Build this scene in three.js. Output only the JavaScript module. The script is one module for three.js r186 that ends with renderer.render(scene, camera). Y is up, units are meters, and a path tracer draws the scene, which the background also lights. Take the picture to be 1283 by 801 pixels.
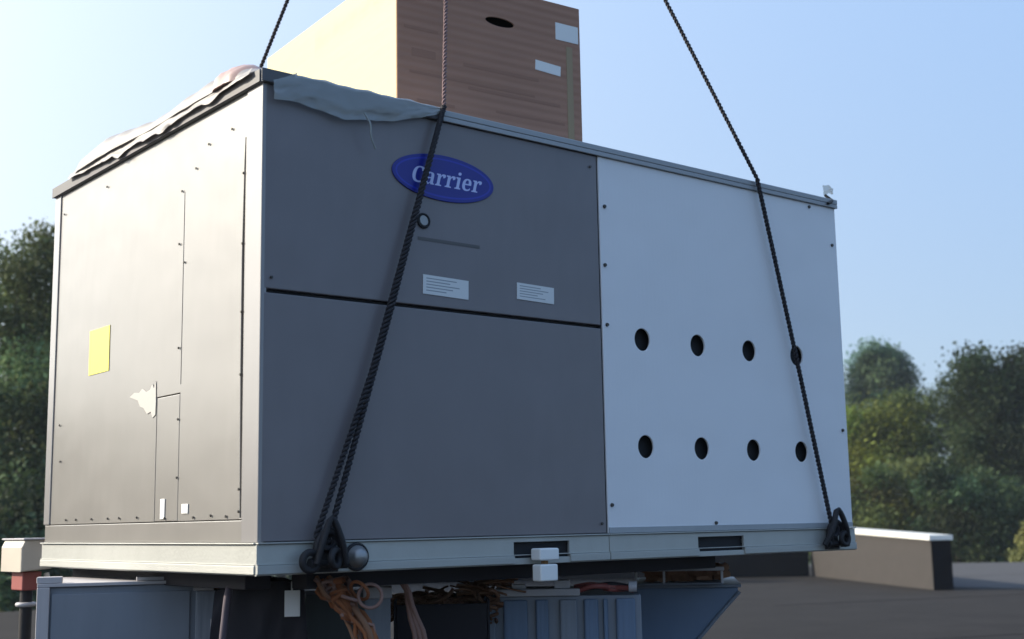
import * as THREE from 'three';
import { mergeGeometries } from 'three/addons/utils/BufferGeometryUtils.js';
import { RoundedBoxGeometry } from 'three/addons/geometries/RoundedBoxGeometry.js';
import { ImprovedNoise } from 'three/addons/math/ImprovedNoise.js';

// ------------------------------------------------------------------ camera, sky, sun, exposure
const scene = new THREE.Scene();
const V3 = (x, y, z) => new THREE.Vector3(x, y, z);
const RAD = Math.PI / 180;
const camera = new THREE.PerspectiveCamera(27.76, 1024 / 639, 0.1, 3000);
camera.position.set(0, 1.5, 0);
camera.rotation.set(0.156, 0, -0.018, 'YXZ');
camera.focus = 4.4; camera.userData.fStop = 3.4;
camera.updateMatrixWorld();

const SUN_AZ = -74 * RAD, SUN_EL = 26 * RAD;
const sunDir = V3(Math.sin(SUN_AZ) * Math.cos(SUN_EL), Math.sin(SUN_EL), -Math.cos(SUN_AZ) * Math.cos(SUN_EL));
const EXPOSURE = 1.55;
function skyColor(d) {
  const el = Math.asin(Math.max(-1, Math.min(1, d.y))) / RAD, th = Math.acos(Math.max(-1, Math.min(1, d.dot(sunDir)))) / RAD;
  const e = Math.max(0, el), h = Math.exp(-e / 9), z = Math.exp(-e / 40);
  const aw = 0.5 - 0.5 * Math.cos(th * RAD);
  let r = (0.275 + 0.17 * z + 0.12 * h) * (1.06 - 0.42 * aw), g = (0.49 + 0.14 * z + 0.03 * h) * (1.04 - 0.22 * aw), b = (0.905 + 0.02 * z - 0.25 * h) * (1.0 - 0.03 * aw);
  const gl = 3.5 * Math.exp(-Math.max(0, th - 12) / 21) * (0.75 + 0.35 * h);
  r += gl * 1.0; g += gl * 0.92; b += gl * 0.76;
  if (el < 0) { const k = Math.exp(el / 6); r = r * k + 0.10 * (1 - k); g = g * k + 0.11 * (1 - k); b = b * k + 0.10 * (1 - k); }
  return [r / EXPOSURE, g / EXPOSURE, b / EXPOSURE];
}
{
  const W = 1024, H = 512, data = new Float32Array(W * H * 4), d = V3();
  for (let j = 0; j < H; j++) for (let i = 0; i < W; i++) {
    const el = ((j + .5) / H - .5) * Math.PI, ph = ((i + .5) / W - .5) * 2 * Math.PI;
    d.set(Math.cos(ph) * Math.cos(el), Math.sin(el), Math.sin(ph) * Math.cos(el));
    const c = skyColor(d), k = (j * W + i) * 4;
    data[k] = c[0]; data[k + 1] = c[1]; data[k + 2] = c[2]; data[k + 3] = 1;
  }
  const t = new THREE.DataTexture(data, W, H, THREE.RGBAFormat, THREE.FloatType);
  t.mapping = THREE.EquirectangularReflectionMapping; t.magFilter = t.minFilter = THREE.LinearFilter; t.needsUpdate = true;
  scene.background = t; scene.environment = t;
}
const sun = new THREE.DirectionalLight(new THREE.Color().setRGB(1, 0.9, 0.74), 4.6);
sun.position.copy(sunDir).multiplyScalar(120); sun.castShadow = true; sun.shadow.mapSize.set(4096, 4096);
Object.assign(sun.shadow.camera, { left: -50, right: 50, top: 50, bottom: -50, near: 1, far: 260 });
scene.add(sun); scene.add(sun.target); sun.target.position.set(0, 0, -15);
scene.fog = new THREE.FogExp2(new THREE.Color().setRGB(0.72, 0.82, 0.95), 0.0005);

// ------------------------------------------------------------------ helpers
let seed = 7;
const rnd = () => { seed = (seed * 1664525 + 1013904223) >>> 0; return seed / 4294967296; };
const rr = (a, b) => a + (b - a) * rnd();
const noise = new ImprovedNoise();
const nz = (x, y, z = 0) => noise.noise(x, y, z);
const fbm = (x, y, z = 0) => nz(x, y, z) + .5 * nz(2.1 * x, 2.1 * y, z + 5) + .25 * nz(4.3 * x, 4.3 * y, z + 9);
const used = {};
function numbered(n) { const k = (used[n] = (used[n] ?? -1) + 1); return k ? `${n}_${String(k).padStart(3, '0')}` : n; }
function tag(o, label, category, group, kind) {
  if (label) o.userData.label = label; if (category) o.userData.category = category;
  if (group) o.userData.group = group; if (kind) o.userData.kind = kind; return o;
}
function thing(name, label, category, pos = V3(0, 0, 0), turn = 0, group) {
  const o = new THREE.Group(); o.name = numbered(name); o.position.copy(pos); o.rotation.y = turn; scene.add(o);
  return tag(o, label, category, group);
}
function mesh(name, geo, mat, parent) {
  const m = new THREE.Mesh(Array.isArray(geo) ? mergeGeometries(geo.map(g => { const q = g.index ? g.toNonIndexed() : g; for (const k of Object.keys(q.attributes)) if (!['position', 'normal', 'uv'].includes(k)) q.deleteAttribute(k); return q; })) : geo, mat);
  m.name = parent ? name : numbered(name); m.castShadow = m.receiveShadow = true; (parent || scene).add(m); return m;
}
function box(x0, x1, y0, y1, z0, z1, r = 0.002) {
  const w = x1 - x0, h = y1 - y0, d = z1 - z0;
  const g = new RoundedBoxGeometry(w, h, d, 1, Math.min(r, w / 3, h / 3, d / 3)); g.translate((x0 + x1) / 2, (y0 + y1) / 2, (z0 + z1) / 2); return g;
}
function cyl(a, b, r0, r1 = r0, n = 12) {
  const d = b.clone().sub(a), g = new THREE.CylinderGeometry(r1, r0, d.length(), n);
  g.applyQuaternion(new THREE.Quaternion().setFromUnitVectors(V3(0, 1, 0), d.clone().normalize())); g.translate(...a.clone().add(b).multiplyScalar(.5).toArray()); return g;
}
function plate(pts, t, bev = 0.002, holes = []) {           // outline in x,y; front face ends up at z = 0
  const s = new THREE.Shape(pts.map(p => new THREE.Vector2(...p))); s.holes = holes;
  const g = new THREE.ExtrudeGeometry(s, { depth: Math.max(1e-4, t - 2 * bev), bevelEnabled: bev > 0, bevelThickness: bev, bevelSize: bev, bevelOffset: -bev, bevelSegments: 2, curveSegments: 20 });
  g.translate(0, 0, -t + bev); return g;
}
const rect = (x0, x1, y0, y1) => [[x0, y0], [x1, y0], [x1, y1], [x0, y1]];
const tube = (pts, r, seg = 24, rad = 7) => new THREE.TubeGeometry(new THREE.CatmullRomCurve3(pts), seg, r, rad);
const rgb = (r, g, b) => new THREE.Color().setRGB(r, g, b);
function grayTex(n, fn, rx = 1, ry = 1) {
  const d = new Uint8Array(n * n * 4);
  for (let j = 0; j < n; j++) for (let i = 0; i < n; i++) { const v = Math.max(0, Math.min(255, 255 * fn(i / n, j / n))), k = (j * n + i) * 4; d[k] = d[k + 1] = d[k + 2] = v; d[k + 3] = 255; }
  const t = new THREE.DataTexture(d, n, n); t.wrapS = t.wrapT = THREE.RepeatWrapping; t.repeat.set(rx, ry); t.magFilter = THREE.LinearFilter; t.needsUpdate = true; return t;
}
function colTex(n, fn, rx = 1, ry = 1) {
  const d = new Uint8Array(n * n * 4), c = new THREE.Color();
  for (let j = 0; j < n; j++) for (let i = 0; i < n; i++) { const k = (j * n + i) * 4; c.setRGB(...fn(i / n, j / n)).convertLinearToSRGB(); d[k] = 255 * Math.max(0, Math.min(1, c.r)); d[k + 1] = 255 * Math.max(0, Math.min(1, c.g)); d[k + 2] = 255 * Math.max(0, Math.min(1, c.b)); d[k + 3] = 255; }
  const t = new THREE.DataTexture(d, n, n); t.wrapS = t.wrapT = THREE.RepeatWrapping; t.repeat.set(rx, ry); t.magFilter = THREE.LinearFilter; t.colorSpace = THREE.SRGBColorSpace; t.needsUpdate = true; return t;
}
function tile(n, f) { return (u, v) => { // periodic blend of a noise field
  const a = f(u, v), b = f(u - 1, v), c = f(u, v - 1), d = f(u - 1, v - 1), su = u * u * (3 - 2 * u), sv = v * v * (3 - 2 * v);
  return (a * (1 - su) + b * su) * (1 - sv) + (c * (1 - su) + d * su) * sv; }; }

// ------------------------------------------------------------------ materials
const dentTex = grayTex(256, tile(256, (u, v) => .5 + .42 * fbm(u * 3.1 + 11, v * 3.1 + 4)), .75, .75);
const gritTex = grayTex(256, tile(256, (u, v) => .5 + .5 * fbm(u * 40, v * 40, 3)), 2, 2);
const paintMap = colTex(256, (u, v) => { const k = 1 + .07 * tile(0, (a, b) => fbm(a * 5, b * 5, 8))(u, v) + .04 * tile(0, (a, b) => fbm(a * 28, b * 6, 2))(u, v); return [.80 * k, .80 * k, .80 * k]; }, .8, .8);
const whiteMap = colTex(256, (u, v) => { const k = .97 + .025 * tile(0, (a, b) => fbm(a * 4, b * 4, 18))(u, v) + .006 * Math.sin(u * Math.PI * 2 * 60); return [k, k, k]; }, .8, .8);
const M = {
  grey: new THREE.MeshPhysicalMaterial({ color: rgb(.215, .192, .20), map: paintMap, roughness: .5, clearcoat: .4, clearcoatRoughness: .25, bumpMap: dentTex, bumpScale: .009 }),
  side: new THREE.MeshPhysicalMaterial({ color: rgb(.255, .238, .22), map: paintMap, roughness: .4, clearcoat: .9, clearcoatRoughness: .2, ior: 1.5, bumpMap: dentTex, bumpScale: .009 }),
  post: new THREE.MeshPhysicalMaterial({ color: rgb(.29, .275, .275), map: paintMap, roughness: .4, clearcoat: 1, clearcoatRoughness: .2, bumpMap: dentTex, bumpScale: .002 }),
  white: new THREE.MeshPhysicalMaterial({ color: rgb(.79, .79, .81), map: whiteMap, roughness: .5, bumpMap: dentTex, bumpScale: .009 }),
  galv: new THREE.MeshStandardMaterial({ color: rgb(.53, .535, .50), map: paintMap, roughness: .45, metalness: .2, bumpMap: gritTex, bumpScale: .0006 }),
  lid: new THREE.MeshStandardMaterial({ color: rgb(.42, .44, .46), map: paintMap, roughness: .5, metalness: .15 }),
  dark: new THREE.MeshStandardMaterial({ color: rgb(.012, .013, .016), roughness: .8 }),
  iron: new THREE.MeshStandardMaterial({ color: rgb(.022, .021, .024), roughness: .55, metalness: .4, bumpMap: gritTex, bumpScale: .001 }),
  steel: new THREE.MeshStandardMaterial({ color: rgb(.3, .3, .3), roughness: .4, metalness: .6 }),
  screw: new THREE.MeshStandardMaterial({ color: rgb(.07, .065, .06), roughness: .5, metalness: .5 }),
  rope: new THREE.MeshStandardMaterial({ color: rgb(.02, .019, .024), roughness: .85 }),
  sunlitRope: new THREE.MeshStandardMaterial({ color: rgb(.2, .13, .13), roughness: .85 }),  // same rope above the lid edge, sunlight put into its colour
  film: new THREE.MeshPhysicalMaterial({ color: rgb(.55, .58, .58), roughness: .25, transmission: .6, thickness: 0, side: THREE.DoubleSide }),
  filmGrey: new THREE.MeshPhysicalMaterial({ color: rgb(.20, .19, .195), roughness: .55, transmission: .15, thickness: 0, side: THREE.DoubleSide }),
  filmPink: new THREE.MeshPhysicalMaterial({ color: rgb(.40, .26, .24), roughness: .5, transmission: .15, thickness: 0, side: THREE.DoubleSide }),
  glarePatch: new THREE.MeshStandardMaterial({ color: rgb(.48, .46, .43), roughness: .4 }),  // pale tone of the glare painted on the side panel
  label: new THREE.MeshStandardMaterial({ color: rgb(.8, .8, .78), roughness: .5 }),
  yellow: new THREE.MeshStandardMaterial({ color: rgb(.78, .72, .12), roughness: .45 }),
  blueGrey: new THREE.MeshStandardMaterial({ color: rgb(.26, .29, .34), map: paintMap, roughness: .5, metalness: .1, bumpMap: dentTex, bumpScale: .004 }),
  blue: new THREE.MeshStandardMaterial({ color: rgb(.17, .24, .35), map: paintMap, roughness: .55, bumpMap: dentTex, bumpScale: .006 }),
  paleTrim: new THREE.MeshStandardMaterial({ color: rgb(.55, .53, .55), map: paintMap, roughness: .5 }),
  tarp: new THREE.MeshStandardMaterial({ color: rgb(.016, .014, .02), roughness: .75 }),
  rust: new THREE.MeshStandardMaterial({ color: rgb(.32, .11, .04), roughness: .85, bumpMap: gritTex, bumpScale: .002 }),
  hemp: new THREE.MeshStandardMaterial({ color: rgb(.26, .15, .12), roughness: .9 }),
  brush: new THREE.MeshStandardMaterial({ color: rgb(.23, .115, .065), roughness: .9 }),
  red: new THREE.MeshStandardMaterial({ color: rgb(.30, .08, .07), roughness: .5 }),
  cream: new THREE.MeshStandardMaterial({ color: rgb(.66, .6, .5), map: paintMap, roughness: .5 }),
  wood: new THREE.MeshStandardMaterial({ color: rgb(.2, .1, .03), roughness: .8 }),
};

// ------------------------------------------------------------------ frame of the lifted unit: x along its front, y up, z out of its front
const N = V3(-.7355, 1.3622, -3.7469), TURN = 39.304 * RAD, L = 2.776, Wd = 1.729, H = 1.5;
const ex = V3(Math.cos(TURN), 0, -Math.sin(TURN)), ez = V3(Math.sin(TURN), 0, Math.cos(TURN));
const U = (x, y, z) => N.clone().addScaledVector(ex, x).addScaledVector(ez, z).add(V3(0, y, 0));
const uthing = (name, label, cat, b, group) => thing(name, label, cat, U(...b), TURN, group);

// ------------------------------------------------------------------ ground, roof
{
  const gt = colTex(512, (u, v) => { const k = tile(0, (a, b) => fbm(a * 6, b * 6, 1))(u, v), q = tile(0, (a, b) => fbm(a * 60, b * 60, 2))(u, v); return [.055 + .02 * k + .012 * q, .075 + .02 * k + .014 * q, .03 + .008 * k + .006 * q]; });
  const g = new THREE.CircleGeometry(1500, 64); g.rotateX(-Math.PI / 2);
  for (let i = 0; i < g.attributes.uv.count; i++) g.attributes.uv.setXY(i, g.attributes.position.getX(i) / 14, g.attributes.position.getZ(i) / 14);
  const m = mesh('ground', g, new THREE.MeshStandardMaterial({ map: gt, roughness: 1 })); m.position.y = -5; tag(m, 'grassy ground below the roof stretching to the horizon', null, null, 'structure');

  const rt = colTex(512, (u, v) => { const k = tile(0, (a, b) => fbm(a * 5, b * 5, 11))(u, v), q = tile(0, (a, b) => fbm(a * 70, b * 70, 12))(u, v), s = tile(0, (a, b) => fbm(a * 17, b * 17, 14))(u, v); const w = .018 + .006 * k + .002 * q + .003 * s; return [w * 1.1, w, w * .98]; });
  const poly = [[-40, 16], [40, 16], [40, -39], [16, -41.4], [7.7, -42.6], [7.7, -34.7], [-3.6, -34.7], [-9.5, -25.3], [-40, -10]];
  const s = new THREE.Shape(poly.map(([x, z]) => new THREE.Vector2(x, -z)));
  const rg = new THREE.ExtrudeGeometry(s, { depth: 5, bevelEnabled: false }); rg.rotateX(-Math.PI / 2); rg.translate(0, -5, 0);
  const uv = rg.attributes.uv, ps = rg.attributes.position; for (let i = 0; i < uv.count; i++) uv.setXY(i, ps.getX(i) / 6, (ps.getZ(i) + ps.getY(i)) / 6);
  const roof = mesh('roof', rg, new THREE.MeshPhysicalMaterial({ map: rt, roughness: .95, specularIntensity: .3, bumpMap: gritTex, bumpScale: .004 })); tag(roof, 'dark grey flat membrane roof with lapped seams', null, null, 'structure');
  // lapped seams of the membrane, a narrow step each
  const sm = new THREE.MeshPhysicalMaterial({ map: rt, color: rgb(1.02, 1.02, 1.04), roughness: .95, specularIntensity: .3 });
  for (const k of [0, 3, 6]) {
    const z0 = -15.2 - k * 2.6, dir = V3(.93, 0, -.36).normalize();
    const len = k < 5 ? 20 : 12, st = V3(2.2 + k * .75, 0, z0);
    const e = st.clone().addScaledVector(dir, len);
    if (e.z < -40.5 || (st.x < 7.8 && st.z < -34)) continue;
    const b = box(0, len, .0, .004, -.06, .06, .0015), m = mesh('seam', b, sm, roof); m.position.copy(st).setY(.001); m.rotation.y = Math.atan2(.36, .93);
  }
}
{ // paler ballast strip along the roof edge past the parapet
  const st = new THREE.Shape([[9.2, 27.6], [15.9, 22.0], [24, 26], [24, 39.5], [16, 41.2], [9.0, 42.2]].map(p => new THREE.Vector2(...p))), g = new THREE.ShapeGeometry(st); g.rotateX(-Math.PI / 2);
  const m = mesh('gravel_strip', g, new THREE.MeshStandardMaterial({ map: colTex(256, (u, v) => { const k = 1 + .25 * tile(0, (a, b) => fbm(a * 50, b * 50, 41))(u, v) + .2 * tile(0, (a, b) => fbm(a * 5, b * 5, 42))(u, v); return [.038 * k, .04 * k, .047 * k]; }, .4, .4), roughness: 1 })); m.position.y = .005;
  tag(m, 'paler gravelled strip of roof past the end of the parapet', null, null, 'structure');
}
// parapet: sunlit long wall ending in a face coloured dark for its shade, and its return along the roof edge
{
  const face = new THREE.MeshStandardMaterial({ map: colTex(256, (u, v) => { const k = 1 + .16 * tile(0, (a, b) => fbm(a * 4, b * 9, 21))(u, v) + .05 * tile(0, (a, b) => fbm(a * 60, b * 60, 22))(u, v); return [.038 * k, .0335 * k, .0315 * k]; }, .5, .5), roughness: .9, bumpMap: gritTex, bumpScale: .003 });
  const black = new THREE.MeshPhysicalMaterial({ color: rgb(.008, .008, .010), roughness: .9, specularIntensity: .2 });  // shade of the camera-facing wall faces put into a near-black colour
  const cop = new THREE.MeshStandardMaterial({ color: rgb(.82, .81, .76), roughness: .35, metalness: .1 });
  const hex = (a, b, wx, wz, ha, hb, y0a = 0, y0b = 0) => { // wall solid between ground points a (near) and b (far), thickness vector (wx,wz)
    const P = [[a.x, y0a, a.y], [a.x + wx, y0a, a.y + wz], [b.x + wx, y0b, b.y + wz], [b.x, y0b, b.y]], Q = P.map((p, i) => [p[0], (i < 2 ? ha : hb), p[2]]);
    const v = []; const quad = (p, q, r, s) => v.push(...p, ...q, ...r, ...p, ...r, ...s);
    quad(P[0], P[1], Q[1], Q[0]); quad(P[1], P[2], Q[2], Q[1]); quad(P[2], P[3], Q[3], Q[2]); quad(P[3], P[0], Q[0], Q[3]); quad(Q[0], Q[1], Q[2], Q[3]); quad(P[3], P[2], P[1], P[0]);
    const g = new THREE.BufferGeometry(); g.setAttribute('position', new THREE.Float32BufferAttribute(v, 3));
    const uv = []; for (let i = 0; i < v.length; i += 3) uv.push(v[i + 2] + v[i], v[i + 1]); g.setAttribute('uv', new THREE.Float32BufferAttribute(uv, 2)); g.computeVertexNormals(); return g; };
  const w = thing('parapet_wall', 'low taupe parapet wall with bright white metal coping beside the trees', 'parapet', V3(8.44, 0, -26.7));
  const a = new THREE.Vector2(0, 0), b = new THREE.Vector2(-.8, -7.4);
  mesh('wall', hex(a, b, .38, 0, 1.03, 1.20, .005, .005), face, w);
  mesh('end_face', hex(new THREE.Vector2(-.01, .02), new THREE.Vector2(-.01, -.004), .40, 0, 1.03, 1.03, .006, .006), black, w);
  mesh('coping', hex(new THREE.Vector2(-.05, .05), new THREE.Vector2(-.85, -7.4), .48, 0, 1.10, 1.29, 1.00, 1.18), cop, w);
  const w2 = thing('parapet_wall', 'parapet wall coloured dark for its shade along the roof edge seen under the lifted unit', 'parapet', V3(7.6, 0, -34.2));
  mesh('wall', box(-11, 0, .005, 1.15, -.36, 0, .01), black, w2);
  mesh('coping', box(-11.05, .05, 1.15, 1.24, -.42, .05, .01), cop, w2);
}

// ------------------------------------------------------------------ trees
const leafMat = c => new THREE.MeshPhysicalMaterial({ color: c, vertexColors: true, roughness: .8, transmission: .42, thickness: 0, side: THREE.DoubleSide, specularIntensity: .25 });
const LM = leafMat(rgb(1.3, 1.3, 1.25));
const barkMat = new THREE.MeshStandardMaterial({ color: rgb(.07, .055, .04), roughness: 1, bumpMap: gritTex, bumpScale: .02 });
// crown: clumps of leaf faces; base, height, width, tint, leaf size
function treeAt(name, label, pos, h, w, tint, o = {}) {
  const t = thing(name, label, o.shrub ? 'bush' : 'tree', pos, rr(0, 6), o.group);
  const { n = 14000, leaf = .24, clumps = 60, low = .12, shape = 1 } = o;
  const P = [], C = [], cl = [];
  for (let i = 0; i < clumps; i++) {
    const yy = low + (1 - low) * Math.pow((i + rnd() * .9) / clumps, .9), a = i * 2.4 + rr(-.5, .5);
    const env = Math.sin(Math.PI * Math.min(.93, .16 + .70 * (yy - low) / (1 - low) * shape)) ** .6;
    const r = (w / 2) * env * Math.sqrt(rr(.1, 1)) * .92;
    const s = w * rr(.14, .24) * (.6 + .5 * env);
    cl.push({ p: V3(Math.cos(a) * r, low * h + (yy - low) / (1 - low) * (h * (1 - low) - s * .75), Math.sin(a) * r), s, v: rr(.42, 1.6), g: rr(-1, 1) });
  }
  const q = new THREE.Quaternion(), e = new THREE.Euler(), v = V3();
  for (let i = 0; i < n; i++) {
    const c = cl[Math.floor(rnd() * clumps)], fill = rnd() < .3;
    const ct = rr(-1, 1), ph = rr(0, 6.2832), st = Math.sqrt(1 - ct * ct), rad = c.s * (fill ? 1.45 : 1) * Math.pow(rnd(), .45) * (1 + .35 * nz(ct * 3 + c.v * 9, ph * 2));
    const x = c.p.x + st * Math.cos(ph) * rad, y = c.p.y + ct * rad * .8, z = c.p.z + st * Math.sin(ph) * rad;
    const s = leaf * (fill ? 1.25 : 1) * rr(.55, 1.35); e.set(rr(-1.1, 1.1), rr(0, 6.28), rr(-1.1, 1.1)); q.setFromEuler(e);
    const k = c.v * rr(.7, 1.3), col = [tint[0] * k * (1 + .18 * c.g), tint[1] * k, tint[2] * k * (1 - .12 * c.g)];
    for (const [lx, ly, lz] of [[-.5, 0, 0], [0, .07, -.3], [.5, 0, 0], [-.5, 0, 0], [.5, 0, 0], [0, .07, .3]]) { v.set(lx * s, ly * s, lz * s).applyQuaternion(q); P.push(x + v.x, y + v.y, z + v.z); C.push(...col); }
  }
  const g = new THREE.BufferGeometry(); g.setAttribute('position', new THREE.Float32BufferAttribute(P, 3)); g.setAttribute('color', new THREE.Float32BufferAttribute(C, 3)); g.computeVertexNormals();
  mesh('crown', g, LM, t);
  const tr = w * .028 + .05, parts = [cyl(V3(0, -.1, 0), V3(.1, h * .5, .05), tr, tr * .6, 9), cyl(V3(.1, h * .5, .05), V3(0, h * .88, 0), tr * .6, tr * .15, 8)];
  for (let i = 4; i < clumps; i += o.shrub ? 6 : 3) { const c = cl[i].p, b = V3(0.05, Math.max(h * .12, c.y * .62), 0); parts.push(cyl(b, c, tr * .28, tr * .07, 5)); }
  mesh('trunk', parts, barkMat, t);
  return t;
}
// azimuth in degrees (right positive), distance; height above the camera by elevation angle of its top
const polar = (az, d, y = -5) => V3(Math.sin(az * RAD) * d, y, -Math.cos(az * RAD) * d);
const pxAz = px => Math.atan((px - 641.5) / 1620.9) / RAD;
function T(name, label, px, topPx, d, w, tint, o = {}) {
  const hz = 655.5 - (px - 641.5) * .018, h = (hz - topPx) / 1620.9 * d * Math.cos(pxAz(px) * RAD) + 6.5;
  return treeAt(name, label, polar(pxAz(px), d), h, w, tint, o);
}
const GA = [.068, .10, .036], GB = [.115, .145, .03], GC = [.055, .09, .042], GD = [.044, .068, .03];
T('broadleaf_tree', 'hazy round-topped blue-green tree farthest back beside the unit', 1104, 428, 90, 5.2, [.055, .10, .055], { leaf: .24, n: 44000, shape: .96, low: .35 });
T('broadleaf_tree', 'yellow-green tree directly right of the white panel, below the hazy round tree', 1092, 496, 62, 5.4, GB, { n: 46000, leaf: .17 });
T('broadleaf_tree', 'mid-green tree in the gap left of the tallest dark tree', 1158, 484, 64, 5.2, [.075, .11, .036], { n: 46000, leaf: .17 });
T('broadleaf_tree', 'tall dark tree with the highest crown at the right side', 1238, 434, 58, 4.7, GD, { n: 60000, leaf: .165, clumps: 90 });
T('broadleaf_tree', 'dark tree cut by the right edge of the picture', 1300, 452, 60, 5.2, GC, { n: 44000, leaf: .17 });
T('broadleaf_tree', 'dim green tree low behind the right rope shackle', 1040, 520, 68, 6, GD, { n: 14000 });
for (const [px, top, d, w, tint, lab] of [
  [1088, 585, 52, 3.8, [.075, .09, .028], 'olive bush behind the left part of the white coping'],
  [1140, 565, 54, 3.8, GA, 'green bush behind the middle of the white coping'],
  [1190, 585, 50, 3.6, GD, 'dark bush beyond the shaded end of the parapet'],
  [1240, 600, 51, 3.8, GD, 'dark low bush past the roof edge under the tallest tree'],
  [1286, 640, 46, 1.6, [.14, .16, .06], 'pale yellow-green bush at the right edge just above the roof'],
  [1330, 600, 52, 4.2, GA, 'green bush past the roof edge outside the right of the picture']])
  T('bush', lab, px, top, d, w, tint, { shrub: true, n: 26000, leaf: .15, clumps: 40, low: .05 });
// left side: trees close to the roof edge, continuing round to the left outside the frame
T('broadleaf_tree', 'tall light-topped green tree at the left edge of the picture', 12, 272, 37, 4.6, [.135, .17, .07], { n: 52000, leaf: .13, clumps: 70 });
T('broadleaf_tree', 'green tree tight against the left edge of the lifted unit', 62, 335, 40, 3.8, [.12, .15, .06], { n: 36000, leaf: .13 });
T('broadleaf_tree', 'dark tree behind the cream box at lower left', 34, 470, 34, 4.2, [.075,.095,.042], { n: 34000, leaf: .13 });
T('bush', 'dark bush at the roof edge behind the cream box', 20, 600, 31, 3.6, GD, { shrub: true, n: 12000, leaf: .18, clumps: 34, low: .04 });
T('broadleaf_tree', 'green tree just outside the left of the picture', -70, 330, 40, 5, GA, { n: 9000 });
for (let i = 0; i < 9; i++) { const az = -31 - i * 6.2, d = 46 + 5 * ((i * 7) % 3), h = 10.6 + [.6, -.5, .9, .2, 1.3, -.4, 1.0, .1, .5][i]; treeAt('broadleaf_tree', 'green tree of the row beyond the roof to the left of the picture', polar(az, d), h, 6.4, i % 2 ? GA : GD, { n: 6000, leaf: .42, clumps: 40, group: 'trees beyond the roof left of the picture' }); }
for (let i = 0; i < 4; i++) treeAt('broadleaf_tree', 'green tree of the row beyond the roof to the right of the picture', polar(26 + i * 6, 62), 13 + (i % 2), 7, i % 2 ? GA : GC, { n: 6000, leaf: .42, clumps: 40, group: 'trees beyond the roof right of the picture' });
for (let i = 0; i < 6; i++) treeAt('broadleaf_tree', 'green tree of the row hidden behind the lifted unit', polar(-15 + i * 5, 64), 11.5 + (i % 3) * .7, 7, i % 2 ? GD : GC, { n: 3200, leaf: .42, clumps: 30, group: 'trees behind the lifted unit' });

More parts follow.
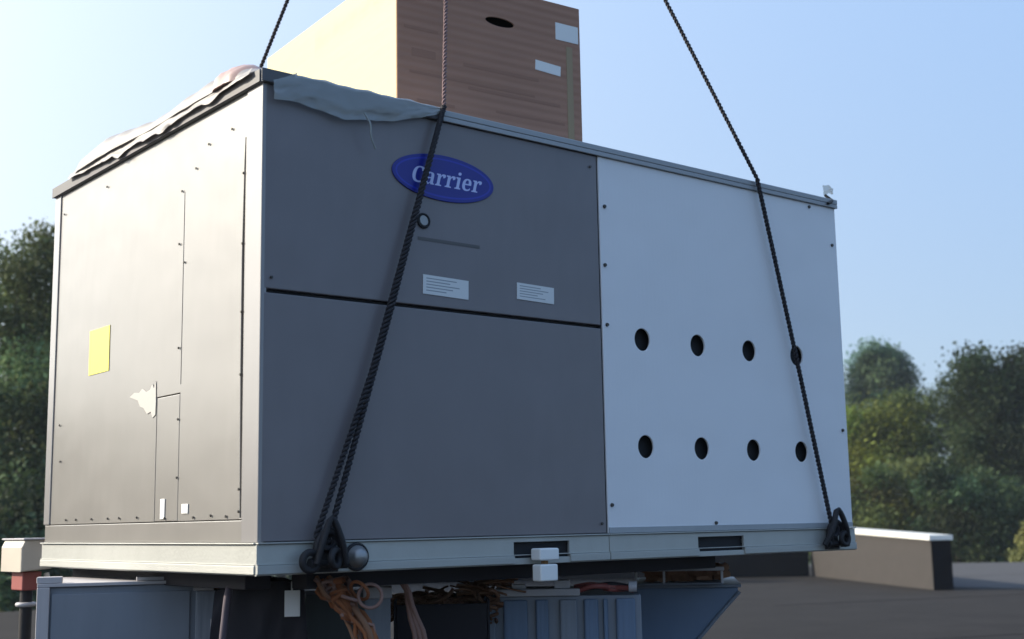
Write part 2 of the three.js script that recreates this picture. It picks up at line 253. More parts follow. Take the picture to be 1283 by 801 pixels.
// ------------------------------------------------------------------ the rooftop unit
const unit = uthing('rooftop_unit', 'large grey and white rooftop air conditioning unit hanging from ropes', 'air conditioner', [0, 0, 0]);
{
  mesh('casing', box(.014, L - .014, .06, 1.468, -Wd + .014, -.03, .004), M.dark, unit);
  // base rails with a rolled lip and two fork slots
  const hole = (x0, x1, y0, y1) => { const p = new THREE.Path(); p.moveTo(x0, y0); p.lineTo(x0, y1); p.lineTo(x1, y1); p.lineTo(x1, y0); p.closePath(); return p; };
  const railFront = (x0, x1, slots) => {
    const up = plate(rect(x0, x1, .001, .089), .012, .002, slots.map(s => hole(...s))); up.translate(0, 0, .008);
    const v = [up, box(x0, x1, .090, .0945, -.03, .016, .002)];
    let a = x0; for (const s of [...slots, null]) { const e = s ? s[0] : x1; v.push(box(a, e, .004, .030, .004, .0145, .003)); a = s ? s[1] : 0; }
    v.push(box(x0, x1, .0305, .0335, .004, .0125, .001));
    return v; };
  mesh('base_rail', railFront(-.010, 1.366, [[.935, 1.18, .022, .074]]), M.galv, unit);
  mesh('base_rail', railFront(1.369, L + .008, [[1.823, 2.079, .020, .073]]), M.galv, unit);
  for (const [a, b] of [[.935, 1.18], [1.823, 2.079]]) mesh('fork_pocket', [box(a - .004, b + .004, .019, .078, -.2, -.0105, .001)], M.dark, unit);
  { const g = railFront(-Wd, -.0005, []).map(q => { q.rotateY(-Math.PI / 2); return q; }); mesh('base_rail', g, M.galv, unit); }
  mesh('base_rail', box(0, L, .002, .0945, -Wd - .012, -Wd, .002), M.galv, unit);
  mesh('base_rail', box(L - .004, L + .010, .002, .094, -Wd, -.004, .002), M.galv, unit);
  mesh('underside', box(0.02, L - .02, .012, .03, -Wd + .02, -.22, .002), M.dark, unit);
  // front panels
  const F = (name, pts, t, mat, z = 0, holes = [], bev = .003, par = unit) => { const g = plate(pts, t, bev, holes); g.translate(0, 0, z); return mesh(name, g, mat, par); };
  const up = F('upper_panel', rect(.006, 1.364, .836, 1.466), .03, M.grey);
  const lp = F('lower_panel', rect(.006, 1.364, .0965, .824), .03, M.grey);
  F('seam_channel', rect(.012, 1.36, .8255, .8345), .004, M.dark, -.016, [], 0);
  const circ = [1.571, 1.870, 2.169, 2.466].flatMap(x => [.799, .404].map(y => { const p = new THREE.Path(); p.absellipse(x, y, .040, .042, 0, Math.PI * 2, true); return p; }));
  const wp = F('coil_guard_panel', rect(1.371, L - .006, .0965, 1.466), .008, M.white, .002, circ, .0015);
  mesh('condenser_coil', box(1.38, L - .02, .1, 1.46, -.06, -.0305, .002), M.dark, unit);
  F('divider_strip', rect(1.3645, 1.3705, .0965, 1.466), .006, M.dark, -.006, [], 0);
  F('corner_post', rect(L - .0055, L + .003, .0955, 1.466), .02, M.white, .001, [], .001);
  // sill strip between the white panel and the rail
  F('sill_strip', rect(1.372, L - .002, .0958, .116), .004, M.lid, .0065, [], .001);
  // left side: near post, panels, header
  const S = (name, pts, mat, t = .012, out = 0, par = unit) => { const g = plate(pts, t, Math.min(.0025, t / 3)); g.translate(0, 0, out); g.rotateY(-Math.PI / 2); return mesh(name, g, mat, par); };
  const sp = [];
  S('corner_post', rect(-.100, -.0005, .0955, 1.466), M.post, .02, .004);
  const slot = p => { const h = new THREE.Path(); p.forEach(([x, y], i) => i ? h.lineTo(x, y) : h.moveTo(x, y)); h.closePath(); return h; };
  const slots = [slot([[-.5385, .6], [-.5385, 1.238], [-.5345, 1.238], [-.5345, .6]]), slot([[-.118, .166], [-.127, .62], [-.128, .95], [-.120, 1.24], [-.115, 1.322], [-.111, 1.322], [-.112, .95], [-.110, .166]])];
  const bg = plate([[-1.668, .162], [-.7175, .162], [-.7175, .5725], [-.5385, .5725], [-.5385, .162], [-.1045, .162], [-.1045, 1.466], [-1.668, 1.466]], .012, .0015, slots); bg.rotateY(-Math.PI / 2);
  const big = mesh('side_panel', bg, M.side, unit); sp.push(big, big, S('side_panel', rect(-.7145, -.5415, .1625, .5695), M.side), big);
  sp.push(S('side_panel', rect(-Wd + .004, -.104, .0955, .1595), M.side));
  S('corner_post', rect(-Wd - .002, -1.671, .162, 1.466), M.post, .02, .005);
  // far faces
  mesh('rear_panel', box(.004, L - .004, .096, 1.466, -Wd - .001, -Wd + .013), M.grey, unit);
  mesh('end_panel', box(L - .013, L + .001, .096, 1.466, -Wd + .014, -.021), M.grey, unit);
  // lid with a turned-down lip
  mesh('lid', [box(-.011, L + .014, 1.4835, 1.506, -Wd - .014, .012, .004)], M.lid, unit);
  mesh('lid_edge', [box(-.0165, -.0115, 1.4660, 1.5065, -Wd - .012, .0, .002), box(-.0165, .66, 1.4660, 1.5065, .0125, .0165, .0015)], new THREE.MeshStandardMaterial({ color: rgb(.10, .10, .11), roughness: .6 }), unit);  // dark strip painting the shade of the film along the lid edge
  mesh('lid_lip', [box(-.011, L + .012, 1.4665, 1.483, .0005, .012, .002), box(-.011, .0, 1.4665, 1.483, -Wd - .01, 0, .002), box(L, L + .012, 1.4665, 1.483, -Wd - .01, 0, .002)], M.lid, unit);
  // maker's oval, badge, print and labels
  const cv = document.createElement('canvas'); cv.width = 512; cv.height = 192; const c = cv.getContext('2d');
  c.fillStyle = '#101c84'; c.fillRect(0, 0, 512, 192);
  c.strokeStyle = '#1c2da8'; c.lineWidth = 7; c.beginPath(); c.ellipse(256, 96, 236, 78, 0, 0, Math.PI * 2); c.stroke();
  c.fillStyle = '#b9c2ea'; c.textAlign = 'center'; c.textBaseline = 'middle'; c.font = 'italic bold 94px serif'; c.fillText('Carrier', 262, 98);
  const ct = new THREE.CanvasTexture(cv); ct.colorSpace = THREE.SRGBColorSpace;
  const es = new THREE.Shape(); es.absellipse(0, 0, .207, .077, 0, Math.PI * 2);
  const eg = new THREE.ExtrudeGeometry(es, { depth: .003, bevelEnabled: true, bevelSize: .001, bevelThickness: .001, bevelSegments: 1, curveSegments: 32 });
  for (let i = 0; i < eg.attributes.uv.count; i++) eg.attributes.uv.setXY(i, eg.attributes.position.getX(i) / .418 + .5, eg.attributes.position.getY(i) / .157 + .5);
  const em = mesh('emblem', eg, new THREE.MeshStandardMaterial({ map: ct, roughness: .35 }), up); em.position.set(.668, 1.271, .001);
  const bd = mesh('badge', new THREE.TorusGeometry(.022, .0045, 8, 28), M.dark, up); bd.position.set(.583, 1.116, .003);
  const bc = mesh('badge_centre', cyl(V3(0, 0, 0), V3(0, 0, .004), .017, .017, 20), M.steel, up); bc.position.set(.585, 1.118, 0);
  const pr = new THREE.MeshStandardMaterial({ color: rgb(.10, .095, .095), roughness: .6 });
  F('printed_line', rect(.562, .815, 1.051, 1.062), .0012, pr, .0012, [], 0, up);
  const lt = (w) => { const q = document.createElement('canvas'); q.width = 256; q.height = 96; const k = q.getContext('2d'); k.fillStyle = '#d6d8d8'; k.fillRect(0, 0, 256, 96); k.fillStyle = '#8e9499'; for (let j = 0; j < 5; j++) k.fillRect(18, 14 + j * 15, (w + j * 53) % 90 + 110, 5); const t = new THREE.CanvasTexture(q); t.colorSpace = THREE.SRGBColorSpace; return new THREE.MeshStandardMaterial({ map: t, roughness: .5 }); };
  for (const [x, y, w, h, i] of [[.672, .905, .185, .064, 60], [1.057, .922, .168, .058, 35]]) { const m = mesh('label_plate', new RoundedBoxGeometry(w, h, .002, 1, .0006), lt(i), up); m.position.set(x, y, .0015); m.rotation.z = -.02; }
  // side stickers, and sky glare built as a thin ragged pale plate
  S('warning_sticker', rect(-1.325, -1.135, .705, .872), M.yellow, .002, .0025, sp[3]);
  S('small_label', rect(-.665, -.632, .170, .235), M.label, .003, .0035, sp[2]);
  S('small_label', rect(-.505, -.460, .185, .215), M.label, .003, .0035, sp[0]);
  S('glare_patch', [[-.94, .592], [-.90, .604], [-.86, .600], [-.835, .612], [-.80, .598], [-.77, .603], [-.752, .622], [-.738, .604], [-.724, .628], [-.7205, .56], [-.722, .515], [-.745, .506], [-.76, .528], [-.79, .522], [-.82, .545], [-.85, .553], [-.87, .575]], M.glarePatch, .0015, .0025, sp[3]);
  // screws
  const sg = cyl(V3(0, 0, 0), V3(0, 0, .006), .0075, .006, 8), sgS = sg.clone().rotateY(-Math.PI / 2);
  for (const [x, y] of [[1.396, 1.28], [1.392, .84], [1.39, .194], [1.39, 1.06], [1.93, .124], [2.6, 1.45], [2.745, 1.3], [2.745, .5], [.03, .87], [1.33, 1.42], [1.34, .13]]) { const m = mesh('screw', sg, M.screw, x > 1.38 ? wp : y > .83 ? up : lp); m.position.set(x, y, .0025); if (x < 1.36) m.scale.setScalar(.7); }
  for (const [z, y] of [[-.12, 1.21], [-.12, .99], [-.12, .78], [-.12, .59], [-.12, .25], [-.12, .185], [-.36, 1.36], [-.2, 1.37], [-.45, 1.30], [-.552, 1.245], [-.565, 1.068], [-.525, 1.0], [-.552, .72], [-.545, .487], [-.545, .3], [-1.6, .54], [-1.58, .4], [-.63, .172], [-.2, .172], [-.3, .176], [-.42, .172], [-1.5, .178], [-1.4, .178], [-1.25, .178], [-1.1, .178], [-1.0, .178], [-.85, .178], [-1.63, 1.38], [-1.2, 1.40]]) { const m = mesh('screw', sgS, M.screw, z < -.54 ? sp[3] : y > 1.337 ? sp[1] : sp[0]); m.position.set(-.0025, y, z); m.scale.setScalar(.6); }
}

// ------------------------------------------------------------------ carton on top of the unit
{
  const a = 5 * RAD, w = .825, d = 1.15, h = .64, t = .006;
  const g = thing('cardboard_carton', 'tall brown cardboard carton standing on top of the lifted unit', 'carton', U(.688, 1.5075, -.30), TURN - a);
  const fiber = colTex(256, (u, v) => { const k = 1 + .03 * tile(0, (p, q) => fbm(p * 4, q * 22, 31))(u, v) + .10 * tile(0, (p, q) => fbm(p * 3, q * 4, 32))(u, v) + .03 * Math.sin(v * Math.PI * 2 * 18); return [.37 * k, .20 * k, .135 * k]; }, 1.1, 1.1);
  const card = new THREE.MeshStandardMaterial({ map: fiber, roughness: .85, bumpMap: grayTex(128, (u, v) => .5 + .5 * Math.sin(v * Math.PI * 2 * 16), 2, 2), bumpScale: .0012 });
  const pale = new THREE.MeshStandardMaterial({ map: colTex(256, (u, v) => { const k = 1 + .05 * tile(0, (p, q) => fbm(p * 6, q * 20, 34))(u, v); const s = Math.exp(-(((v - .28) / .10) ** 2)) * (.5 + .5 * tile(0, (p, q) => fbm(p * 14, q * 8, 35))(u, v)) * (u > .35 ? 1 : .2); return [.60 * k * (1 - .12 * s), .50 * k * (1 - .25 * s), .23 * k * (1 - .25 * s)]; }, .85, 1.5), roughness: .6 });  // sunlit side: glare put into a creamier cardboard colour
  const hp = new THREE.Path(); hp.absellipse(.445, .505, .065, .017, 0, Math.PI * 2, true, 0);
  const fp = plate(rect(0, w, 0, h), t, .002, [hp]); const cf = mesh('front_panel', fp, card, g);
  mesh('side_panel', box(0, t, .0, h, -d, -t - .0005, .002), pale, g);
  mesh('side_panel', box(w - t, w, .0, h, -d, -t - .0005, .002), card, g);
  mesh('back_panel', box(t + .0005, w - t - .0005, 0, h, -d, -d + t, .002), card, g);
  for (const [z0, z1] of [[-d / 2 + .001, -.0065], [-d + t + .001, -d / 2 - .001]]) mesh('top_flap', box(t + .001, w - t - .001, h - .008, h - .002, z0, z1, .002), card, g);
  mesh('packing', box(.03, w - .03, .004, h - .03, -d + .03, -.05, .01), M.dark, g);
  const lab = (x0, x1, y0, y1, rot) => { const m = mesh('label_sheet', new RoundedBoxGeometry(x1 - x0, y1 - y0, .0016, 1, .0005), M.label, cf); m.position.set((x0 + x1) / 2, (y0 + y1) / 2, .001); m.rotation.z = rot; };
  lab(.605, .725, .345, .385, -.06); lab(.705, .815, .49, .56, 0);
  const tape = new THREE.MeshPhysicalMaterial({ color: rgb(.33, .23, .12), roughness: .4 });
  mesh('tape_strip', box(.755, .785, .004, .47, .0002, .0014, .0003), tape, cf);
  const ink = new THREE.MeshStandardMaterial({ color: rgb(.31, .165, .112), roughness: .85 });
  for (const [x0, x1, y, hh] of [[.03, .17, .40, .012], [.28, .62, .30, .014], [.05, .60, .235, .010], [.30, .72, .215, .012], [.06, .16, .30, .03], [.42, .74, .145, .010], [.08, .24, .13, .012]]) mesh('printed_line', box(x0, x1, y, y + hh, .0001, .0008, .0002), ink, cf);
}

// ------------------------------------------------------------------ torn plastic film
function sheet(nu, nv, f) { const g = new THREE.PlaneGeometry(1, 1, nu, nv), p = g.attributes.position; for (let j = 0; j <= nv; j++) for (let i = 0; i <= nu; i++) p.setXYZ(j * (nu + 1) + i, ...f(i / nu, j / nv)); g.computeVertexNormals(); return g; }
{
  const f = uthing('plastic_film', 'torn translucent plastic film hanging over the front top edge of the grey panel', 'plastic film', [.02, 1.508, .016]);
  mesh('sheet', sheet(70, 14, (u, v) => {
    const x = u * .625, drop = .022 + .098 * Math.sin(Math.PI * Math.min(1, .08 + u * .94)) ** .8 * (1 - .25 * u) + .012 * nz(u * 9, 1.3);
    const y = v < .2 ? 0.004 * (1 - v * 5) : -drop * (v - .2) / .8, z = v < .2 ? -.16 * (1 - v * 5) : .004 + .006 * Math.sin((v - .2) / .8 * 2.4) + .007 * fbm(u * 7, v * 3, 2) * v;
    const dip = Math.max(0, 1 - u / .14); return [x, y - .038 * dip + .006 * nz(u * 12, v * 5, 4), Math.max(z, v < .2 ? (dip > 0 ? .004 : -.3) : .004)]; }), M.film, f);
  mesh('loose_strip', tube([V3(.31, -.085, .025), V3(.33, -.12, .03), V3(.335, -.16, .027), V3(.355, -.195, .022)], .0035, 16, 6), M.film, f);
  const b = uthing('plastic_film', 'bunched grey plastic film along the left top edge of the unit', 'plastic film', [-.01, 1.508, -.02]);
  mesh('roll', sheet(120, 16, (u, v) => { const z = -1.60 * u, a = Math.PI * (1.0 - v), lump = .050 + .012 * Math.sin(u * 9 + .6) + .034 * Math.exp(-(((u - .70) / .2) ** 2)) + .02 * Math.exp(-(((u - .30) / .14) ** 2));
    const r = lump * Math.min(1, (1 - u) * 9, .12 + u * 9) * (1 + .09 * fbm(u * 6, v * 2, 7) + .03 * Math.sin(u * 60 + v * 3 + 4 * nz(u * 11, 1)));
    return [.05 + Math.cos(a) * (.045 + r * .35), Math.sin(a) * r + .002, z + .01 * nz(u * 9, v * 4)]; }), M.filmGrey, b);
  mesh('hanging_fold', sheet(60, 5, (u, v) => { const z = -.02 - 1.50 * u; return [-.010 - .010 * v - .006 * fbm(u * 9, v * 2, 4), .012 - v * (.022 + .026 * Math.max(0, fbm(u * 8, 2.2)) + .014 * Math.sin(Math.PI * u)), z]; }), M.filmGrey, b);
  mesh('pink_fold', sheet(30, 10, (u, v) => { const z = -.03 - .34 * u, a = Math.PI * (1 - v * .9), r = .078 * Math.sin(Math.PI * (.02 + .93 * u)) * (1 + .2 * fbm(u * 4, v * 2, 9)); return [.05 + Math.cos(a) * r, Math.max(0, Math.sin(a)) * r + .002, z]; }), M.filmPink, b);
  const s = uthing('plastic_scrap', 'small white scrap of film at the far right top corner', 'plastic film', [L - .03, 1.507, -.02]);
  mesh('sheet', sheet(10, 8, (u, v) => [u * .085 - .01, .02 + v * .045 * (1 - .4 * u) + .02 * u + .01 * nz(u * 5, v * 5), .01 * Math.sin(u * 5) + .012 * nz(v * 4, u * 3)]), M.film, s);
  const k = mesh('stalk', tube([V3(-.035, -.03, .04), V3(0, -.012, .036), V3(.02, .006, .01), V3(.0, .022, 0)], .007, 10, 6), M.screw, s);
}

// ------------------------------------------------------------------ slings
const HOOK = V3(L / 2, 4.35, -Wd / 2);
function twisted(pts, r, off, pitch, strands) {
  const path = new THREE.CurvePath(); for (let i = 1; i < pts.length; i++) path.add(new THREE.LineCurve3(pts[i - 1], pts[i]));
  const len = path.getLength(), n = Math.ceil(len / pitch * 7), out = [];
  for (let s = 0; s < strands; s++) {
    const q = [];
    for (let i = 0; i <= n; i++) {
      const u = i / n, p = path.getPointAt(u), t = path.getTangentAt(u), a = V3(0, 0, 1).cross(t).normalize(), b = t.clone().cross(a), ph = u * len / pitch * 2 * Math.PI + s * 2 * Math.PI / strands;
      q.push(p.addScaledVector(a, Math.cos(ph) * off).addScaledVector(b, Math.sin(ph) * off));
    }
    out.push(new THREE.TubeGeometry(new THREE.CatmullRomCurve3(q), n, r, 5));
  }
  return out;
}
const rel = (b, ...ps) => ps.map(p => V3(p[0] - b[0], p[1] - b[1], p[2] - b[2]));
{
  const hk = HOOK.toArray();
  const slings = [
    ['black rope sling crossing the grey panel and the blue oval', [.205, .085, .035], [.652, 1.512, .028], true],
    ['black rope sling crossing the white panel with the holes', [2.60, .075, .035], [2.238, 1.512, .028], false],
    ['black rope sling rising behind the left top corner', [.205, .085, -Wd - .04], [.652, 1.512, -Wd - .028], false],
    ['black rope sling at the back of the unit hidden behind the carton', [2.60, .075, -Wd - .04], [2.238, 1.512, -Wd - .028], false]];
  slings.forEach(([lab, lug, bend, dbl], i) => {
    const s = uthing('rope_sling', lab, 'rope', lug);
    const mid = [(lug[0] + bend[0]) / 2 + .005, (lug[1] + bend[1]) / 2, (lug[2] + bend[2]) / 2];
    mesh('rope', twisted(rel(lug, lug, mid, bend), .0058, .0050, .034, 2), M.rope, s);
    mesh('upper_rope', twisted(rel(lug, bend, hk), i === 0 ? .0040 : .0055, .0042, .034, 2), i === 0 ? M.sunlitRope : M.rope, s);
    if (dbl) {
      mesh('rope', twisted(rel(lug, [lug[0] - .035, lug[1] + .02, .03], [lug[0] + .155, .6, .034], bend), .0055, .0048, .034, 2), M.rope, s);
    }
    mesh('eye', [new THREE.TorusGeometry(.024, .009, 8, 18).translate(0, .012, .006)], M.rope, s);
  });
  // shackles on the base rail
  const mk = (lab, p, sc, wide) => {
    const s = uthing('lifting_shackle', lab, 'shackle', p);
    const pl = plate([[-.045, -.055], [.045, -.055], [.03, .03], [.012, .055], [-.012, .055], [-.03, .03]], .012, .002); pl.translate(0, 0, .014); mesh('lug_plate', pl, M.iron, s);
    const bow = tube([V3(-.03, -.03, .03), V3(-.042, .01, .034), V3(-.025, .05, .036), V3(0, .062, .036), V3(.025, .05, .036), V3(.042, .01, .034), V3(.03, -.03, .03)], .0115, 26, 9); mesh('bow', bow, M.iron, s);
    mesh('pin', [cyl(V3(-.056, -.03, .03), V3(.056, -.03, .03), .0105), cyl(V3(.042, -.03, .03), V3(.06, -.03, .03), .018, .018, 6), cyl(V3(-.062, -.03, .03), V3(-.05, -.03, .03), .017)], M.iron, s);
    s.scale.setScalar(sc); return s; };
  const s1 = mk('black steel shackle and ring on the base rail below the grey panel', [.205, .06, .012], 1);
  mesh('ring', new THREE.TorusGeometry(.026, .011, 10, 22).translate(-.062, -.022, .034), M.iron, s1);
  mesh('ring', new THREE.TorusGeometry(.024, .011, 10, 22).rotateY(.5).translate(.012, -.015, .05), M.iron, s1);
  mesh('bow', tube([V3(-.05, -.03, .05), V3(-.03, .04, .055), V3(.0, .10, .05), V3(.03, .04, .055), V3(.05, -.03, .05)], .010, 22, 8), M.iron, s1);
  const s2 = mk('black steel shackle at the right end of the base rail', [2.61, .06, .012], .95);
  mesh('ring', new THREE.TorusGeometry(.026, .011, 10, 22).translate(.035, -.01, .05), M.iron, s2);
  mesh('bow', tube([V3(-.08, -.035, .03), V3(-.045, .03, .05), V3(-.005, .115, .05), V3(.045, .03, .055), V3(.075, -.04, .03)], .012, 22, 8), M.iron, s2);
  mk('black steel shackle on the back rail at the left', [.205, .06, -Wd - .05], 1); mk('black steel shackle on the back rail at the right', [2.61, .06, -Wd - .05], 1);
  const rd = uthing('round_pin_head', 'round grey steel pin head beside the left shackle', 'pin', [.318, .046, .018]);
  const rg = new THREE.LatheGeometry([[0, .036], [.010, .035], [.020, .030], [.027, .020], [.030, .008], [.034, .006], [.036, -.006], [.0, -.006]].map(p => new THREE.Vector2(...p)), 24); rg.rotateX(Math.PI / 2);
  mesh('head', rg, M.steel, rd); mesh('washer', new THREE.TorusGeometry(.037, .006, 8, 24), M.iron, rd);
  // white clamp hanging at the first fork slot
  const wb = uthing('white_clamp', 'small bright white two-piece clamp in front of the left fork slot', 'clamp', [1.035, -.035, .02]);
  mesh('upper_block', box(-.04, .045, .048, .088, .0, .05, .006), M.label, wb);
  mesh('lower_block', box(-.038, .038, -.02, .036, .004, .05, .006), M.label, wb);
  mesh('bolt', cyl(V3(0, .030, .025), V3(0, .052, .025), .012), M.wood, wb);
}

// ------------------------------------------------------------------ equipment standing on the roof under the unit
const PX = (px, py, d) => V3((px - 641.5) / 1620.9 * d, -(py - 400.5) / 1620.9 * d, -d).applyMatrix4(camera.matrixWorld);
const toCam = (p) => Math.atan2(-p.x, -p.z) + Math.PI;      // turn that faces the camera
const under = (name, label, cat, px, d, group) => { const p = PX(px, 720, d); p.y = 0; return thing(name, label, cat, p, Math.atan2(-p.x, p.z * -1), group); };
const yAt = (px, py, d) => PX(px, py, d).y, wAt = (n, d) => n / 1620.9 * d;
{ // left blue-grey cabinet
  const d = 4.35, c = under('metal_cabinet', 'blue-grey metal cabinet under the left end of the unit', 'cabinet', 150, d), k = d / 1620.9, y = yAt(150, 729, d);
  mesh('body', box(-95 * k, 95 * k, .01, y - .012, -.6, 0, .004), M.blueGrey, c);
  mesh('front_panel', box(-80 * k, 86 * k, .05, y - .035, .0005, .012, .003), M.blueGrey, c);
  mesh('top_flange', box(-97 * k, 97 * k, y - .0115, y, -.61, .016, .002), M.paleTrim, c);
  mesh('corner_trim', box(-97 * k, -82 * k, .01, y - .012, .0008, .018, .003), M.paleTrim, c);
  mesh('bracket', box(-98 * k, -68 * k, y + .0005, y + 8 * k, -.05, .01, .003), M.paleTrim, c);
  mesh('bracket', box(20 * k, 60 * k, y + .0005, y + 5 * k, -.1, .0, .003), M.paleTrim, c);
  const d2 = 4.4, p = under('metal_post', 'narrow blue-grey post right of the left cabinet', 'post', 260, d2), k2 = d2 / 1620.9, y2 = yAt(260, 740, d2);
  mesh('shaft', box(-14 * k2, 14 * k2, .01, y2, -.08, 0, .003), M.blueGrey, p); mesh('cap', box(-17 * k2, 8 * k2, y2 + .0005, y2 + 5 * k2, -.09, .01, .002), M.paleTrim, p);
  mesh('pale_tube', cyl(V3(9 * k2, y2 - .45, .016), V3(9 * k2, y2 - .095, .016), .0125), M.paleTrim, p);
}
{ // dark beams added under the base to darken the gap below it
  const b1 = uthing('added_beam', 'long dark beam added to darken the gap under the front edge of the unit', 'beam', [.25, -.052, -.16]); mesh('dark_bar', box(0, 1.85, 0, .053, -.09, 0, .004), M.tarp, b1);
  const b2 = uthing('added_beam', 'dark beam added to darken the gap under the left edge of the unit', 'beam', [.10, -.050, -.27]); mesh('dark_bar', box(0, .09, 0, .051, -1.42, 0, .004), M.tarp, b2);
}
{ // black bundle with tag
  const d = 4.1, c = under('tarp_bundle', 'black tarp bundle with a white tag under the near corner of the unit', 'tarp', 328, d), k = d / 1620.9, y = yAt(328, 727, d);
  const g = new THREE.BoxGeometry(112 * k, y - .01, .45, 16, 30, 10), p = g.attributes.position;
  for (let i = 0; i < p.count; i++) { const X = p.getX(i), Y = p.getY(i), Z = p.getZ(i); const q = .022 * fbm(X * 9 + 3, Y * 3, Z * 6), top = Math.max(0, (Y / (y / 2))) ** 6; p.setXYZ(i, X * (1 - .05 * top) + q, Y + (Y > .3 ? -.5 * X * X * 3 * top : 0) + .2 * q * top, Z + .03 * fbm(X * 14, Y * 4, 3)); }
  g.computeVertexNormals(); g.translate(0, (y - .01) / 2 + .008, -.22); mesh('tarp', g, M.tarp, c);
  mesh('tag', box(28 * k, 47 * k, y - 45 * k, y - 13 * k, .036, .040, .001), M.label, c);
  mesh('tag_string', cyl(V3(37 * k, y - 14 * k, .038), V3(37 * k, y - 2 * k, .03), .003), M.label, c);
  mesh('strap', tube([V3(-50 * k, y - .3, .06), V3(-44 * k, y - .12, .065), V3(-40 * k, y - .03, .05), V3(-34 * k, y + .003, -.02)], .012, 20, 7), new THREE.MeshStandardMaterial({ color: rgb(.10, .08, .1), roughness: .8 }), c);
  const w = under('wood_scrap', 'small brown and pinkish wood scraps below the near end of the left rail', 'wood', 275, 4.45), k2 = 4.45 / 1620.9, yy = yAt(275, 733, 4.45);
  mesh('block', box(-22 * k2, -11 * k2, yy - .012, yy + 10 * k2, -.06, .0, .003), M.wood, w); mesh('board', box(-9 * k2, 26 * k2, yy - .002, yy + 10 * k2, -.07, .0, .003), M.hemp, w);
  mesh('stake', box(-21 * k2, 20 * k2, .005, yy - .0125, -.06, -.03, .003), M.wood, w);
}
{ // rust-brown rope bundle, panel behind, pale strand
  const d = 4.0, k = d / 1620.9, Y = py => yAt(425, py, d), c = under('rope_bundle', 'rust-brown rope bundle hanging below the round pin head', 'rope', 425, d);
  const q = (px, py, z) => V3((px - 425) * k, Y(py), z);
  for (let i = 0; i < 20; i++) { const j = () => rr(-9, 9), zz = () => rr(-.04, .05); mesh('strand', tube([q(386 + rr(0, 50), 722 + rr(0, 5), zz()), q(396 + rr(0, 44), 738 + j(), zz()), q(414 + rr(0, 34), 752 + j(), zz()), q(428 + rr(0, 34), 768 + j(), zz()), q(440 + rr(0, 34), 790 + j(), zz()), q(448 + rr(0, 20), 840, zz()), q(445 + rr(0, 30), 1000, zz()), V3(rr(-10, 60) * k, .02, zz())], rr(.005, .011), 44, 6), i % 4 === 1 ? M.hemp : i % 4 === 2 ? M.brush : M.rust, c); }
  for (let i = 0; i < 5; i++) mesh('loop', new THREE.TorusGeometry(.020 + .004 * i, .0055, 8, 22).rotateX(.5 + i * .7).rotateY(i * .8).translate((-14 + i * 13) * k, Y(735 + (i * 7) % 16), .02 + .006 * i), i % 2 ? M.rust : M.hemp, c);
  const d2 = 4.55, k2 = d2 / 1620.9, y2 = yAt(425, 744, d2), p = under('metal_partition', 'plain grey-green metal partition behind the rust-brown rope bundle', 'partition', 425, d2);
  mesh('sheet', box(-42 * k2, 36 * k2, .01, y2, -.03, 0, .003), new THREE.MeshStandardMaterial({ color: rgb(.13, .16, .165), map: paintMap, roughness: .6 }), p); mesh('flange', box(-43 * k2, 37 * k2, y2 + .0005, y2 + .01, -.07, .005, .002), M.blueGrey, p);
  const d3 = 4.3, k3 = d3 / 1620.9, y3 = yAt(473, 750, d3), s = under('metal_post', 'square grey post with a pale cap right of the rope bundle', 'post', 473, d3);
  mesh('shaft', box(-16 * k3, 16 * k3, .01, y3, -.09, 0, .003), M.blueGrey, s); mesh('cap', box(-18 * k3, 18 * k3, y3 + .0005, y3 + 14 * k3, -.1, .008, .003), M.paleTrim, s);
  const d4 = 4.2, Y4 = py => yAt(500, py, d4), k4 = d4 / 1620.9, e = under('rope_bundle', 'pale pinkish frayed rope right of the post with the pale cap', 'rope', 500, d4);
  for (let i = 0; i < 3; i++) mesh('strand', tube([V3((484 - 500 + i * 3) * k4, Y4(724), -.02), V3((503 - 500 + i * 3) * k4, Y4(728 + i), .0), V3((510 - 500 + i * 2) * k4, Y4(744 + i * 4), .01 * i), V3((512 - 500 + i * 5) * k4, Y4(768 + i * 3), .0), V3((520 - 500 + i * 6) * k4, Y4(800), 0), V3((515 - 500 + i * 8) * k4, .02, 0)], .0085, 30, 7), M.hemp, e);
}
{ // black crate with brown brushwood
  const d = 4.6, k = d / 1620.9, y = yAt(553, 752, d), c = under('black_crate', 'black crate between the pale-capped post and the ribbed cabinet', 'crate', 553, d);
  for (const [a, b] of [[-60, -57], [57, 60]]) mesh('side_panel', box(a * k, b * k, .01, y, -.5, 0, .003), M.tarp, c);
  for (let i = 0; i < 6; i++) mesh('slat', box(-56.5 * k, 56.5 * k, .02 + i * (y - .02) / 6, .02 + (i + .93) * (y - .02) / 6, -.016, .0, .003), M.tarp, c);
  mesh('back_panel', box(-56.5 * k, 56.5 * k, .01, y, -.5, -.485, .003), M.tarp, c); mesh('floor_board', box(-56 * k, 56 * k, y - .12, y - .1, -.48, -.02, .003), M.tarp, c);
  const h = under('brushwood_heap', 'brown brushwood heaped on the black crate', 'brushwood', 558, d + .2); const k2 = (d + .2) / 1620.9, yb = y - .09;
  const g = []; for (let i = 0; i < 420; i++) { const x = rr(-62, 66), a = V3(x * k2, yb + rr(.0, .085 + .05 * Math.max(0, x / 40)), rr(-.2, .12)), b = a.clone().add(V3(rr(-.12, .12), rr(-.03, .045), rr(-.05, .05))); b.y = Math.min(b.y, yb + .16); g.push(tube([a, a.clone().lerp(b, .5).add(V3(0, rr(-.01, .015), 0)), b], rr(.003, .008), 4, 4)); }
  tag(mesh('stick_pile', g, M.brush, h), null, null, null, 'stuff');
}
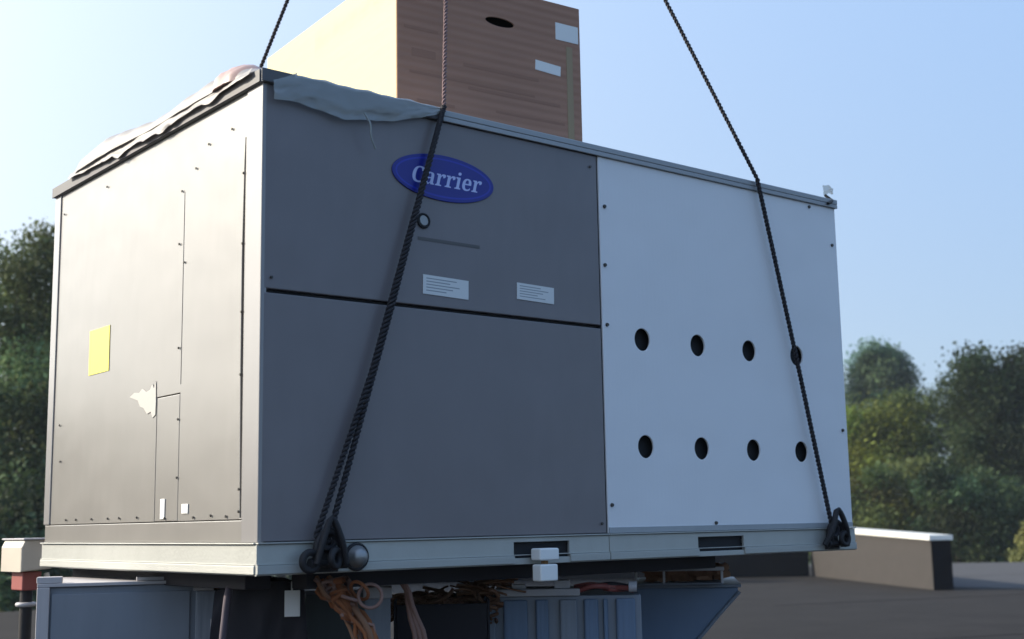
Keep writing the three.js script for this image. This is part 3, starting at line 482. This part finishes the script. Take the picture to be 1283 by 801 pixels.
{ // ribbed cabinet
  const d = 4.75, k = d / 1620.9, y = yAt(685, 747, d), c = under('ribbed_cabinet', 'blue-grey cabinet with vertical ribs under the middle of the unit', 'cabinet', 690, d);
  mesh('body', box(-84 * k, 112 * k, .01, y, -.6, 0, .004), M.blueGrey, c);
  for (const [a, b] of [[-82, -70], [-60, -30], [-20, -4], [10, 32], [40, 58], [64, 70], [80, 104]]) mesh('rib', box(a * k, b * k, .02, y - .012, .0005, .018, .006), a === 10 || a < -70 ? M.blueGrey : M.blue, c);
  mesh('top_strip', box(-68 * k, 36 * k, y + .0005, y + 9 * k, -.2, .02, .003), M.paleTrim, c);
  mesh('bracket', box(-48 * k, -32 * k, y + 9.2 * k, y + 15 * k, -.05, .0, .002), M.paleTrim, c); mesh('bracket', box(4 * k, 24 * k, y + 9.2 * k, y + 19 * k, -.06, .0, .002), M.paleTrim, c);
  const r = under('cable_pile', 'dark red and black cable pile on the right end of the ribbed cabinet', 'cable', 757, d - .05), k2 = k;
  for (let i = 0; i < 5; i++) mesh('cable', tube([V3(-38 * k2, y + .012 + i * .004, -.05 - .01 * i), V3(-15 * k2, y + .028 + rr(0, .014), -.02 - .02 * i), V3(8 * k2, y + .02 + rr(0, .02), -.06), V3(36 * k2, y + .014 + rr(0, .014), -.03 - .012 * i)], .010, 20, 7), i % 2 ? M.tarp : M.red, r);
  mesh('coupling', cyl(V3(30 * k2, y + .03, -.03), V3(40 * k2, y + .03, -.03), .02), M.paleTrim, r);
}
{ // blue tapered hopper and the tray on it
  const d = 5.3, k = d / 1620.9, Y = py => yAt(855, py, d), c = under('blue_hopper', 'blue metal hopper with a slanted right side under the white panel', 'hopper', 855, d);
  const y0 = .01, P = [[-62 * k, y0], [-40 * k, y0], [-25 * k, Y(835)], [14 * k, Y(801)], [68 * k, Y(742)], [68 * k, Y(737)], [-62 * k, Y(737)]];
  const g = plate(P, .7, .004); mesh('body', g, M.blue, c);
  mesh('rim', box(-64 * k, 72 * k, Y(737) + .0005, Y(733), -.71, .008, .002), M.blueGrey, c);
  const rib = tube([V3(70 * k, Y(742), .004), V3(42 * k, Y(772), .004), V3(16 * k, Y(801), .004), V3(-20 * k, Y(832), .004)], .008, 16, 6); mesh('edge_bead', rib, M.blueGrey, c);
  const t = under('metal_tray', 'pale-rimmed metal tray with dark scraps under the right half of the unit', 'tray', 850, d - .1), k2 = (d - .1) / 1620.9, yt = q => yAt(850, q, d - .1);
  mesh('base', box(-52 * k2, 55 * k2, yt(733), yt(731), -.45, .0, .002), M.blueGrey, t);
  mesh('rim', box(-54 * k2, 57 * k2, yt(717), yt(711), -.46, -.44, .003), M.paleTrim, t); mesh('rim', box(-54 * k2, 57 * k2, yt(716), yt(711), -.012, .004, .003), M.paleTrim, t);
  for (const x of [-53, -18, 54]) mesh('stay', box((x - 1.5) * k2, (x + 1.5) * k2, yt(731.5), yt(716.5), -.012, 0, .002), M.paleTrim, t);
  const s = under('scrap_heap', 'dark scraps lying in the pale-rimmed tray', 'scrap', 858, d - .05); const gg = [];
  for (let i = 0; i < 110; i++) { const x = rr(-44, 48) * k2, b = new THREE.BoxGeometry(rr(.03, .1), rr(.01, .03), rr(.02, .06)); b.rotateY(rr(0, 3)); b.rotateZ(rr(-.4, .4)); b.translate(x, yt(730) + rr(0.004, .05), rr(-.3, -.05)); gg.push(b); }
  tag(mesh('scrap_pile', gg, M.brush, s), null, null, null, 'stuff');
}
{ // cream box on a red post at the far left
  const d = 5.6, k = d / 1620.9, Y = py => yAt(32, py, d), p = PX(34, 720, d); p.y = 0;
  const c = thing('cream_box', 'cream metal box with a red block below it at the lower left corner', 'box', p, .75);
  const top = Y(677), bot = Y(713);
  const g = plate([[-.075, bot - .01], [.06, bot], [.075, top - .02], [.06, top], [-.06, top], [-.075, top - .03]], .22, .006); g.translate(0, 0, .11); mesh('housing', g, M.cream, c);
  mesh('lid_plate', box(-.07, .085, top + .0005, top + .008, -.12, .12, .003), M.paleTrim, c);
  mesh('red_block', box(-.05, .035, bot - .09, bot - .0105, -.05, .07, .006), M.red, c);
  mesh('post', cyl(V3(-.01, .0, .02), V3(-.01, bot - .0905, .02), .026, .026, 16), M.iron, c);
  mesh('pipe', tube([V3(.05, bot - .02, .08), V3(.055, bot - .08, .1), V3(.07, bot - .14, .09), V3(.09, bot - .4, .05)], .012, 20, 8), M.cream, c);
  mesh('collar', new THREE.TorusGeometry(.034, .01, 8, 20).rotateX(Math.PI / 2).translate(-.01, bot - .15, .02), M.paleTrim, c);
}

// ------------------------------------------------------------------ draw
const renderer = new THREE.WebGLRenderer({ antialias: true });
renderer.setSize(1024, 639);
renderer.toneMapping = THREE.LinearToneMapping; renderer.toneMappingExposure = EXPOSURE;
renderer.shadowMap.enabled = true;
renderer.render(scene, camera);
